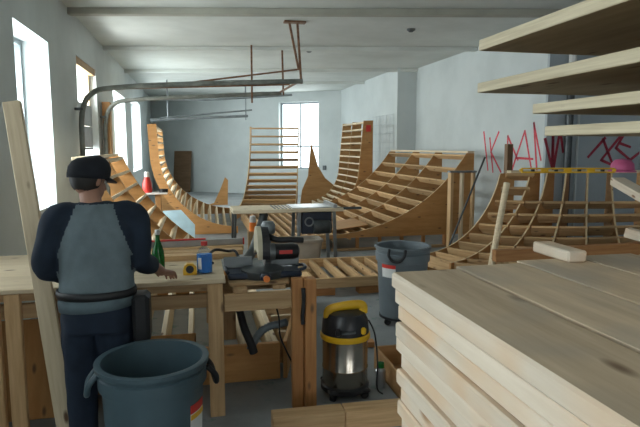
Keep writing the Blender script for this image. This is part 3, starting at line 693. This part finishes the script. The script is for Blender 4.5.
for x in (.235, .67): tube('base_handle', spline([(x-.03, 3.70, zb_+.03), (x+(.05 if x > .4 else -.05), 3.70, zb_+.05), (x+(.05 if x > .4 else -.05), 3.82, zb_+.05), (x-.03, 3.84, zb_+.03)], 4), .012, M['tool_blue'], ms, 8)
lathe('blade', [(0, -.0012), (.125, -.0012), (.125, .0012), (0, .0012)], M['alu'], (.440, 3.74, zb_+.20), ms, 40, (1, 0, 0))
gp = [(.145*math.cos(a), .145*math.sin(a)) for a in [math.radians(-25+i*11.5) for i in range(21)]] + [(-.06, -.02), (.06, -.02)]
for nm, xx, th, mm in (('blade_guard', .402, .03, 'cream_metal'), ('inner_guard', .442, .048, 'black_plastic')):
    prism(nm, gp, M[mm], th, ms, M4(((0, -1, 0, xx), (1, 0, 0, 3.74), (0, 0, 1, zb_+.20), (0, 0, 0, 1))))
lathe('motor', [(0, 0), (.052, 0), (.056, .01), (.056, .17), (.048, .20), (.03, .21), (0, .21)], M['black_plastic'], (.475, 3.74, zb_+.165), ms, 24, (1, 0, .0)); lathe('motor_collar', [(.0, 0), (.06, 0), (.06, .05), (0, .05)], M['steel_grey'], (.465, 3.74, zb_+.165), ms, 24, (1, 0, 0))
boxobj('red_badge', (.585, 3.6825, zb_+.17), (.09, .006, .025), M['red'], ms, .001)
tube('handle', spline([(.47, 3.70, zb_+.28), (.52, 3.66, zb_+.262), (.62, 3.66, zb_+.258), (.70, 3.67, zb_+.25)], 4), .021, M['black_plastic'], ms, 10)
lathe('gear_housing', [(0, 0), (.045, 0), (.05, .02), (.05, .06), (.035, .085), (0, .09)], M['steel_grey'], (.475, 3.76, zb_+.29), ms, 20, (0, 0, 1))
board('pivot_arm', (.50, 3.92, zb_+.04), (.47, 3.84, zb_+.24), .06, .05, M['steel_grey'], ms, (0, -1, .3))
# hoses and cords under the stand
hp = spline([(.24, 3.9, .70), (.27, 3.80, .62), (.30, 3.75, .50), (.34, 3.72, .40), (.36, 3.72, .33)], 5)
o = tube('black_hose', hp, [.026+.004*(i/len(hp)) for i in range(len(hp))], M['rubber'], None, 12); tag(o, 'thick black hose end hanging under the saw stand', 'hose')
hp = spline([atY(250, 350, 3.82), atY(258, 335, 3.84), atY(268, 327, 3.84), atY(280, 324, 3.82), atY(287, 322, 3.80)], 8)
bm = bmesh.new(); sweep(bm, hp, [.026+.004*(i % 2) for i in range(len(hp))], 12); o = obj('vacuum_hose', bm, M['can_grey'], None, smooth=True); tag(o, 'grey curved vacuum hose behind the orange post', 'hose')
o = tube('power_cord', spline([atY(275, 303, 3.72), atY(279, 318, 3.70), atY(280, 335, 3.70), atY(286, 350, 3.70), atY(292, 362, 3.70)], 6), .006, M['rubber'], None, 8); tag(o, 'thin black power cord dangling below the mitre saw', 'cord')

# ------------------------------------------------------------------ shop vacuum
VX, VY = 1.0, 3.66
sv = empty('shop_vacuum', (VX, VY, 0), 'stainless steel shop vacuum with a black and yellow lid', 'vacuum')
lathe('tank', [(0, .07), (.155, .07), (.160, .08), (.160, .20), (.163, .205), (.163, .215), (.160, .22), (.160, .425), (0, .425)], M['stainless'], (VX, VY, 0), sv, 40)
lathe('base_ring', [(0, .045), (.165, .045), (.172, .055), (.172, .085), (.160, .095), (0, .095)], M['black_plastic'], (VX, VY, 0), sv, 40)
lathe('lid_ring', [(.150, .42), (.174, .42), (.178, .428), (.176, .452), (.165, .462), (.150, .462)], M['yellow'], (VX, VY, 0), sv, 40)
lathe('motor_head', [(.0, .44), (.165, .44), (.168, .47), (.160, .55), (.135, .60), (.09, .62), (0, .625)], M['black_plastic'], (VX, VY, 0), sv, 40)
hpts = spline([(VX-.13, VY-.03, .575), (VX-.125, VY-.03, .625), (VX-.06, VY-.03, .645), (VX+.05, VY-.03, .655), (VX+.115, VY-.03, .645), (VX+.12, VY-.03, .59)], 5)
bm = bmesh.new(); sweep(bm, hpts, [(.016, .034)]*len(hpts), 10); obj('carry_handle', bm, M['yellow'], sv, smooth=True)
for s in (-1, 1): boxobj('latch', (VX+.09*s+.0, VY-.150, .50), (.035, .03, .05), M['yellow'] if s > 0 else M['black_plastic'], sv, .01)
boxobj('badge', (VX-.02, VY-.163, .50), (.10, .012, .022), M['steel_dark'], sv, .003)
for k in range(4):
    a = PI/4+PI/2*k; q = V((VX+.16*math.cos(a), VY+.16*math.sin(a), 0))
    bm = bmesh.new(); box(bm, (0, 0, 0), (.07, .07, .03), .01); obj('caster_arm', bm, M['black_plastic'], sv, M4.Translation(q+V((0, 0, .065)))); lathe('caster', [(0, -.014), (.026, -.014), (.028, -.01), (.028, .01), (.026, .014), (0, .014)], M['rubber'], q+V((0, 0, .028)), sv, 16, (math.sin(a), -math.cos(a), 0))
tube('cord', spline([(VX+.15, VY-.07, .55), (VX+.19, VY-.09, .45), (VX+.21, VY-.10, .25), (VX+.205, VY-.11, .07), (VX+.25, VY-.1, .012)], 6), .006, M['rubber'], sv, 8)
# small can and plywood tray to the right, front timber
p = V((1.28, 3.70, 0)); cn = empty('green_topped_can', p, 'small silver can with a green top on the floor beside the shop vacuum', 'can')
lathe('can_body', [(0, 0), (.035, 0), (.037, .006), (.037, .13), (.022, .15), (0, .15)], M['alu'], p, cn, 20); lathe('can_cap', [(.024, .148), (.028, .15), (.028, .185), (0, .188)], M['green_glass'], p, cn, 16)
ty = empty('plywood_tray', (1.55, 3.75, 0), 'open plywood box on the floor partly hidden by the lumber stack', 'box')
boxobj('bottom', (1.62, 3.75, .012), (.55, .55, .02), M['ply'], ty)
for (c_, s_) in (((1.355, 3.75, .09), (.02, .59, .18)), ((1.885, 3.75, .09), (.02, .59, .18)), ((1.62, 4.035, .09), (.51, .02, .18)), ((1.62, 3.465, .09), (.51, .02, .18))): boxobj('side', c_, s_, M['ply'], ty)
loose('light timber beam lying on the floor in front of the shop vacuum', (.415, 3.20, .065), (.86, 3.19, .065), .12, .13, 'pine', (0, 0, 1), 'floor_beam', 'beam')
loose('right-hand timber beam butted to the one before the shop vacuum', (.865, 3.19, .065), (1.6, 3.17, .065), .12, .13, 'pine', (0, 0, 1), 'floor_beam', 'beam')
loose('small orange wood offcut on the concrete behind the shop vacuum', (1.30, 4.55, .025), (1.50, 4.52, .025), .09, .05, 'pine_orange', (0, 0, 1), 'wood_offcut', 'offcut')

# ------------------------------------------------------------------ lumber stack
T = .038; TOP = 1.45
tops = [(.455, .630), (.637, .820), (.827, 1.010), (1.017, 1.200), (1.207, 1.39), (1.397, 1.58)]
tl = ['front-edge plank on top of the big lumber stack, with a split knot', 'second plank from the front edge on top of the lumber stack', 'third plank from the front edge on top of the lumber stack', 'fourth plank from the front edge on top of the lumber stack', 'fifth plank from the front edge on top of the lumber stack', 'sixth plank from the front edge on top of the lumber stack']
for i, (x0, x1) in enumerate(tops):
    ye = [1.245, 1.27, 1.30, 1.32, 1.30, 1.33][i]
    o = loose(tl[i], ((x0+x1)/2+(.004 if i else 0), -1.3, TOP-T/2), ((x0+x1)/2, ye, TOP-T/2), x1-x0, T, 'spruce_top', (0, 0, 1), 'lumber_plank', 'plank', .005 if i == 0 else .0012); o['group'] = 'top planks of the lumber stack'
    if i == 0:
        pass
    o.data.materials.append(M['spruce_face'])
    for p_ in o.data.polygons:
        if i == 0 and (o.matrix_basis.to_3x3() @ p_.normal).x < -.5: p_.material_index = 1  # light on the front plank's side put in as a paler wood colour
ordn = ['second', 'third', 'fourth', 'fifth', 'sixth', 'seventh', 'eighth', 'ninth', 'tenth', 'eleventh', 'twelfth']
for k in range(11):
    z = TOP-T*1.5-.002*(k+1)-T*k; dx = [.006, .012, .002, .010, .018, .008, .015, .012, .02, .01, .016][k]; ye = [1.262, 1.255, 1.245, 1.26, 1.245, 1.25, 1.235, 1.25, 1.24, 1.255, 1.24][k]
    o = loose(f'{ordn[k]} layer down in the pale side of the lumber stack', (.548+dx+.004*((k % 3)-1), -1.3, z), (.548+dx+.004, ye-.014, z), .184, T, 'spruce_face', (0, 0, 1), 'lumber_plank', 'plank'); o['group'] = 'side planks of the lumber stack'
zl = TOP-T*1.5-.002*11-T*10-T/2
# bearers that carry the right part of the top layer, and the trestle below
for y in (-1.0, .1, 1.0):
    loose('cross bearer under the top planks inside the lumber stack', (.665, y, (TOP-T+zl)/2), (1.58, y, (TOP-T+zl)/2), .09, TOP-T-zl-.002, 'pine', (0, 0, 1), 'cross_bearer', 'timber')['group'] = 'bearers inside the lumber stack'
tb = empty('lumber_trestle', (1.0, 0, 0), 'heavy trestle that carries the lumber stack', 'trestle')
boxobj('deck', (1.02, -.02, zl-.031), (1.14, 2.44, .06), M['pine'], tb)
for x in (.54, 1.5):
    for y in (-1.1, 0, 1.1): board('leg', (x, y, 0), (x, y, zl-.061), .09, .09, M['pine'], tb, (1, 0, 0))
loose('short board end poking out behind the far end of the lumber stack', atZ(531, 244, 1.43), atZ(556, 268, 1.43), .09, .06, 'spruce_face', (0, 0, 1), 'board_end', 'board') if False else None
q0, q1 = atZ(541, 246, TOP+.016), atZ(578, 257, TOP+.016)
loose('short grey-topped board lying across the far end of the lumber stack', q0, q1, .055, .03, 'spruce_face', (0, 0, 1), 'board_end', 'board')

# ------------------------------------------------------------------ lumber rack at the upper right
rk = empty('lumber_rack', (2.72, 1.0, 0), 'steel cantilever rack that carries the overhead sheets at the upper right', 'rack')
sheets = []
for (px, py, X, lab, t) in ((478.5, 51, 1.22, 'topmost thick plywood sheet on the overhead rack', .046), (477, 93, 1.22, 'second plywood sheet down on the overhead rack', .042), (532, 114, 1.22, 'third sheet down on the overhead rack, set back', .036), (544, 136, 1.22, 'lowest pale sheet on the overhead rack, above the graffiti', .034)):
    a = atX(px, py, X); sheets.append((a, lab, t))
for k, (a, lab, t) in enumerate(sheets):
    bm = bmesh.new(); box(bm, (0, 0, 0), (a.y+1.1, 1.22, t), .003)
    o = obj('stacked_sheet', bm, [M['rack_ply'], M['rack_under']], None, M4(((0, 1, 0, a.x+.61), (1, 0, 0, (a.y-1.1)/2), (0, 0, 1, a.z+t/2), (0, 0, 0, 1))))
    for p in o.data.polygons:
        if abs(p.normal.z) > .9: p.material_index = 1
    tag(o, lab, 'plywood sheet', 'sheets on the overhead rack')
for y in (-.8, .75):
    board('upright', (2.75, y, 0), (2.75, y, 3.2), .10, .12, M['steel_dark'], rk, (1, 0, 0))
    for (a, lab, t) in sheets: board('arm', (2.69, y, a.z-.010), (1.60, y, a.z-.010), .05, .018, M['steel_dark'], rk)

# ------------------------------------------------------------------ the man
PX, PY = -.55, 3.1
man = empty('person', (PX, PY, 0), 'man in grey shirt with navy sleeves and dark cap, back turned, at the bench', 'person')
def bake(o, voxel, smooth_it=4, fac=.5):
    md = o.modifiers.new('r', 'REMESH'); md.mode = 'VOXEL'; md.voxel_size = voxel; md.use_smooth_shade = True
    if smooth_it:
        sm = o.modifiers.new('s', 'SMOOTH'); sm.iterations = smooth_it; sm.factor = fac
    dg = bpy.context.evaluated_depsgraph_get(); dg.update()
    me = bpy.data.meshes.new_from_object(o.evaluated_get(dg)); o.modifiers.clear()
    old = o.data; o.data = me; bpy.data.meshes.remove(old)
    for p in me.polygons: p.use_smooth = True
    return o
def limb(bm, pts, rad, n=5, seg=16):
    ps = spline(pts, n); rs = []
    for i in range(len(ps)):
        u = i/n; k = min(int(u), len(rad)-2); f = u-k
        a, b = rad[k], rad[k+1]
        a = a if isinstance(a, tuple) else (a, a); b = b if isinstance(b, tuple) else (b, b)
        rs.append((a[0]+(b[0]-a[0])*f, a[1]+(b[1]-a[1])*f))
    sweep(bm, ps, rs, seg)
    for q, r in ((ps[0], rs[0]), (ps[-1], rs[-1])):
        bmesh.ops.create_uvsphere(bm, u_segments=12, v_segments=8, radius=min(r)*.98, matrix=M4.Translation(q))
def ell(bm, c, r, rot=None, seg=24):
    m = M4.Translation(V(c)) @ (rot.to_4x4() if rot else M4()) @ M4.Diagonal((*r, 1))
    bmesh.ops.create_uvsphere(bm, u_segments=seg, v_segments=seg//2+2, radius=1, matrix=m)
def torso(bm, rings, seg=28):
    out = []
    for (x, y, z, rx, ry) in rings:
        out.append([bm.verts.new((x+rx*math.copysign(abs(math.cos(a))**.85, math.cos(a)), y+ry*math.copysign(abs(math.sin(a))**.85, math.sin(a)), z)) for a in [2*PI*k/seg for k in range(seg)]])
    for a, b in zip(out, out[1:]):
        for k in range(seg): bm.faces.new((a[k], a[(k+1) % seg], b[(k+1) % seg], b[k]))
    bm.faces.new(list(reversed(out[0]))); bm.faces.new(out[-1])
SHL, SHR = V((-.715, 3.15, 1.375)), V((-.345, 3.17, 1.375))
ELL, ELR = V((-.785, 3.09, 1.13)), V((-.315, 3.15, 1.14))
WRL, WRR = V((-.72, 3.33, 1.01)), V((-.215, 3.40, 1.005))
HC = V((-.572, 3.235, 1.572))             # head centre
HA = math.radians(38)                      # face turned to the right of straight ahead
fwd = V((math.sin(HA), math.cos(HA), -.25)).normalized(); rgt = V((math.cos(HA), -math.sin(HA), 0)); upv = rgt.cross(fwd)
HR = M4(((rgt.x, fwd.x, upv.x), (rgt.y, fwd.y, upv.y), (rgt.z, fwd.z, upv.z))).to_3x3() if False else None
from mathutils import Matrix
HR = Matrix(((rgt.x, fwd.x, upv.x), (rgt.y, fwd.y, upv.y), (rgt.z, fwd.z, upv.z)))
def hp_(x, y, z): return HC + HR @ V((x, y, z))
# body: one continuous surface
bm = bmesh.new()
torso(bm, [(-.53, 3.08, .86, .155, .105), (-.53, 3.08, 1.0, .14, .10), (-.53, 3.11, 1.15, .15, .10), (-.53, 3.14, 1.28, .165, .105), (-.53, 3.16, 1.37, .15, .09), (-.53, 3.17, 1.42, .10, .075)])
limb(bm, [(-.54, 3.17, 1.38), (-.56, 3.195, 1.46), tuple(HC+V((0, -.01, -.06)))], [.062, .056, .056])
ell(bm, HC + HR @ V((0, -.01, .015)), (.076, .098, .105), HR); ell(bm, hp_(0, .035, -.05), (.058, .062, .072), HR); ell(bm, hp_(0, .06, -.09), (.035, .035, .025), HR)
limb(bm, [hp_(0, .094, .01), hp_(0, .112, -.03)], [.009, .015], 3, 10)
for s in (-1, 1): ell(bm, hp_(.076*s, -.005, -.005), (.010, .02, .032), HR, 12)
for s, SH, EL, WR in ((-1, SHL, ELL, WRL), (1, SHR, ELR, WRR)):
    limb(bm, [(-.53+.08*s, 3.16, 1.36), SH, (SH+EL)/2+V((.012*s, 0, 0)), EL, (EL+WR)/2, WR], [.06, .058, .05, .042, .038, .027])
for s, x, kx, ax in ((-1, -.62, -.635, -.625), (1, -.44, -.425, -.42)):
    limb(bm, [(x, 3.08, .88), (x-.004, 3.09, .7), (kx, 3.10, .5), (kx, 3.075, .34), (ax, 3.06, .09)], [.088, .08, .056, .055, .038]); limb(bm, [(ax, 3.04, .05), (ax, 3.17, .035)], [.036, .035])
def hand(bm, W, d, n, s):
    """W wrist, d finger direction, n back-of-hand normal, s side of the thumb"""
    d = V(d).normalized(); n = V(n); n = (n-d*n.dot(d)).normalized(); t = d.cross(n)*s
    limb(bm, [W, W+d*.04, W+d*.085], [(.020, .026), (.018, .036), (.015, .038)], 4, 14)
    for k, (L, off) in enumerate(((.070, .030), (.080, .010), (.074, -.010), (.058, -.030))):
        r0 = W+d*.078+t*off
        limb(bm, [r0, r0+d*L*.45+t*off*.12-n*.004, r0+d*L*.75+t*off*.15-n*.018, r0+d*L*.92+t*off*.15-n*.036], [.0095, .009, .0085, .0075], 3, 10)
    r0 = W+d*.03+t*.026
    limb(bm, [r0, r0+t*.028+d*.025-n*.008, r0+t*.036+d*.055-n*.018], [.012, .011, .009], 3, 10)
hand(bm, WRR, (.30, .75, -.22), (0, .25, 1), -1)
hand(bm, WRL, (.35, .80, -.18), (0, .25, 1), 1)
body = bake(obj('body', bm, M['skin'], man), .0055, 3)
# shirt
bm = bmesh.new()
torso(bm, [(-.53, 3.075, .995, .196, .138), (-.53, 3.08, 1.04, .190, .132), (-.53, 3.10, 1.12, .186, .128), (-.53, 3.13, 1.25, .198, .132), (-.53, 3.15, 1.33, .198, .125), (-.53, 3.165, 1.385, .172, .105), (-.54, 3.175, 1.43, .125, .09), (-.55, 3.185, 1.455, .085, .074)])
for s, SH, EL, WR in ((-1, SHL, ELL, WRL), (1, SHR, ELR, WRR)):
    limb(bm, [(-.53+.06*s, 3.165, 1.372), SH, (SH+EL)/2+V((.014*s, 0, 0)), EL, (EL+WR)/2, EL+(WR-EL)*(.86 if s < 0 else .50)], [.078, .078, .070, .064, .056, .044])
shirt = obj('shirt', bm, [M['shirt_grey'], M['shirt_navy']], man)
bake(shirt, .010, 6)
me = shirt.data
if len(me.materials) < 2: me.materials.clear(); me.materials.append(M['shirt_grey']); me.materials.append(M['shirt_navy'])
wm = world_of(shirt)
for v in me.vertices:
    w = wm @ v.co
    f = noise.noise(V((w.x*9, w.y*9, w.z*4+5)))*.006 + math.sin((w.z*1.2+abs(w.x+.53)*2.2)*34)*.0016
    v.co += v.normal*f
for p in me.polygons:
    c = wm @ p.center; dx = abs(c.x+.53)
    lim = .188 - (c.z-1.18)*.36
    if c.z < 1.18: navy = dx > (.193 if c.z < 1.10 else .178+.0)
    else: navy = dx > lim
    if c.z > 1.447: navy = True
    p.material_index = 1 if navy else 0
# jeans, belt, shoes
bm = bmesh.new()
torso(bm, [(-.53, 3.075, .78, .175, .125), (-.53, 3.07, .86, .182, .130), (-.53, 3.07, .93, .180, .126), (-.53, 3.075, 1.0, .176, .124)])
for s, x, kx, ax in ((-1, -.62, -.635, -.625), (1, -.44, -.425, -.42)):
    limb(bm, [(x, 3.08, .86), (x-.006, 3.09, .70), (kx, 3.10, .48), (kx, 3.08, .30), (ax, 3.065, .10)], [.102, .098, .082, .076, .074])
jeans = bake(obj('jeans', bm, M['jeans'], man), .011, 5)
wm = world_of(jeans)
for v in jeans.data.vertices:
    w = wm @ v.co; v.co += v.normal*noise.noise(V((w.x*14, w.y*14, w.z*9)))*.006
def band(name, z0, z1, rx, ry, mat, c=(-.53, 3.07), tilt=0.):
    bm = bmesh.new(); seg = 40; ri = []
    for (k, z) in ((1.0, z0), (1.02, (z0+z1)/2), (1.0, z1)):
        ri.append([bm.verts.new((c[0]+rx*k*math.cos(a), c[1]+ry*k*math.sin(a), z+tilt*math.cos(a))) for a in [2*PI*i/seg for i in range(seg)]])
    for z in (z1, z0): ri.append([bm.verts.new((c[0]+rx*.96*math.cos(a), c[1]+ry*.96*math.sin(a), z+tilt*math.cos(a))) for a in [2*PI*i/seg for i in range(seg)]])
    ri.append(ri[0])
    for a, b in zip(ri, ri[1:]):
        for k in range(seg): bm.faces.new((a[k], a[(k+1) % seg], b[(k+1) % seg], b[k]))
    return obj(name, bm, mat, man, smooth=True)
tag(band('waistband', .905, .975, .193, .142, M['denim_pale'], tilt=.01), 'faded grey-blue denim waistband'); band('belt', .968, 1.008, .200, .146, M['leather'])
pch = boxobj('tool_pouch', (-.305, 3.06, .84), (.09, .16, .26), M['leather'], man, .02)
for ax in (-.625, -.42):
    bm = bmesh.new(); ell(bm, (ax, 3.03, .055), (.044, .07, .05)); ell(bm, (ax, 3.13, .04), (.050, .11, .038)); box(bm, (ax, 3.09, .012), (.09, .27, .024), .01); bake(obj('shoe', bm, M['leather'], man), .008, 3)
# head dress: hair and cap
bm = bmesh.new(); ell(bm, hp_(0, -.022, .012), (.084, .088, .100), HR)
hair = bake(obj('hair', bm, M['hair'], man), .008, 1)
bmh = bmesh.new(); bmh.from_mesh(hair.data)
bmesh.ops.delete(bmh, geom=[v for v in bmh.verts if (HR.transposed() @ ((world_of(hair) @ v.co)-HC)).y > .045 or (HR.transposed() @ ((world_of(hair) @ v.co)-HC)).z < -.070], context='VERTS'); bmh.to_mesh(hair.data); bmh.free()
bm = bmesh.new(); seg = 36; rings = []
for (zz, k) in ((.005, 1.0), (.03, 1.03), (.065, 1.02), (.095, .90), (.118, .66), (.130, .34)):
    rings.append([bm.verts.new(hp_(.097*k*math.cos(a), -.006+.116*k*math.sin(a), zz-.016*math.sin(a)*-1)) for a in [2*PI*i/seg for i in range(seg)]])
for a, b in zip(rings, rings[1:]):
    for k in range(seg): bm.faces.new((a[k], a[(k+1) % seg], b[(k+1) % seg], b[k]))
bm.faces.new(rings[-1])
cap = obj('cap', bm, M['cap'], man, smooth=True); sd = cap.modifiers.new('t', 'SOLIDIFY'); sd.thickness = .006
bm = bmesh.new(); lo = []
for i in range(13):
    a = math.radians(25+130*i/12); lo.append((bm.verts.new(hp_(.092*math.cos(a), .112*math.sin(a), .030)), bm.verts.new(hp_(.098*math.cos(a), .118*math.sin(a)+.068*math.sin(math.radians(180*i/12)), .018))))
for a, b in zip(lo, lo[1:]): bm.faces.new((a[0], b[0], b[1], a[1]))
br = obj('brim', bm, M['cap'], cap, smooth=True); sd = br.modifiers.new('t', 'SOLIDIFY'); sd.thickness = .005
for s in (-1, 1):
    bm = bmesh.new(); ell(bm, hp_(.031*s, .080, .005), (.011, .009, .008), HR, 12); obj('eye', bm, M['eye_white'], man, smooth=True)
bm = bmesh.new(); ell(bm, hp_(0, .092, -.062), (.022, .006, .007), HR, 12); obj('mouth', bm, M['skin_lip'], man, smooth=True)

# ------------------------------------------------------------------ light: overcast daylight through the windows, plus an added rear fill
w = bpy.data.worlds.new('sky'); S.world = w; w.use_nodes = True
bgn = w.node_tree.nodes['Background']; bgn.inputs['Color'].default_value = (.92, .98, 1.0, 1); bgn.inputs['Strength'].default_value = 4.0
def area(name, loc, direction, sx, sy, power, col=(.93, .99, .97)):
    l = bpy.data.lights.new(name, 'AREA'); l.shape = 'RECTANGLE'; l.size = sx; l.size_y = sy; l.energy = power; l.color = col
    o = bpy.data.objects.new(name, l); C.objects.link(o)
    o.matrix_basis = M4.Translation(V(loc)) @ V(direction).to_track_quat('-Z', 'Z').to_matrix().to_4x4()
PW = {1: 170, 2: 250, 3: 260, 4: 190, 5: 60, 6: 3}
for n, (a, b_, c, d_) in LW.items():
    area('daylight', (XL-.60, (a+b_)/2, (c+d_)/2+.05), (1, 0, -.18), b_-a+.1, d_-c+.2, PW[n])
q = BA + bdn*((bw0+bw1)/2) + bnrm*.45
area('daylight', (q.x, q.y, 2.2), -bnrm, 1.3, 2.5, 60)
area('daylight', (2.0, YF-.5, 1.6), (0, 1, 0), 3.0, 2.9, 6)  # added weak fill through the invented opening behind the camera
S.view_settings.view_transform = 'Standard'; S.view_settings.look = 'None'; S.view_settings.gamma = 1; S.view_settings.exposure = -.1
S.view_settings.use_curve_mapping = False
S.cycles.use_denoising = True; S.cycles.max_bounces = 8; S.cycles.diffuse_bounces = 5; S.cycles.transparent_max_bounces = 12
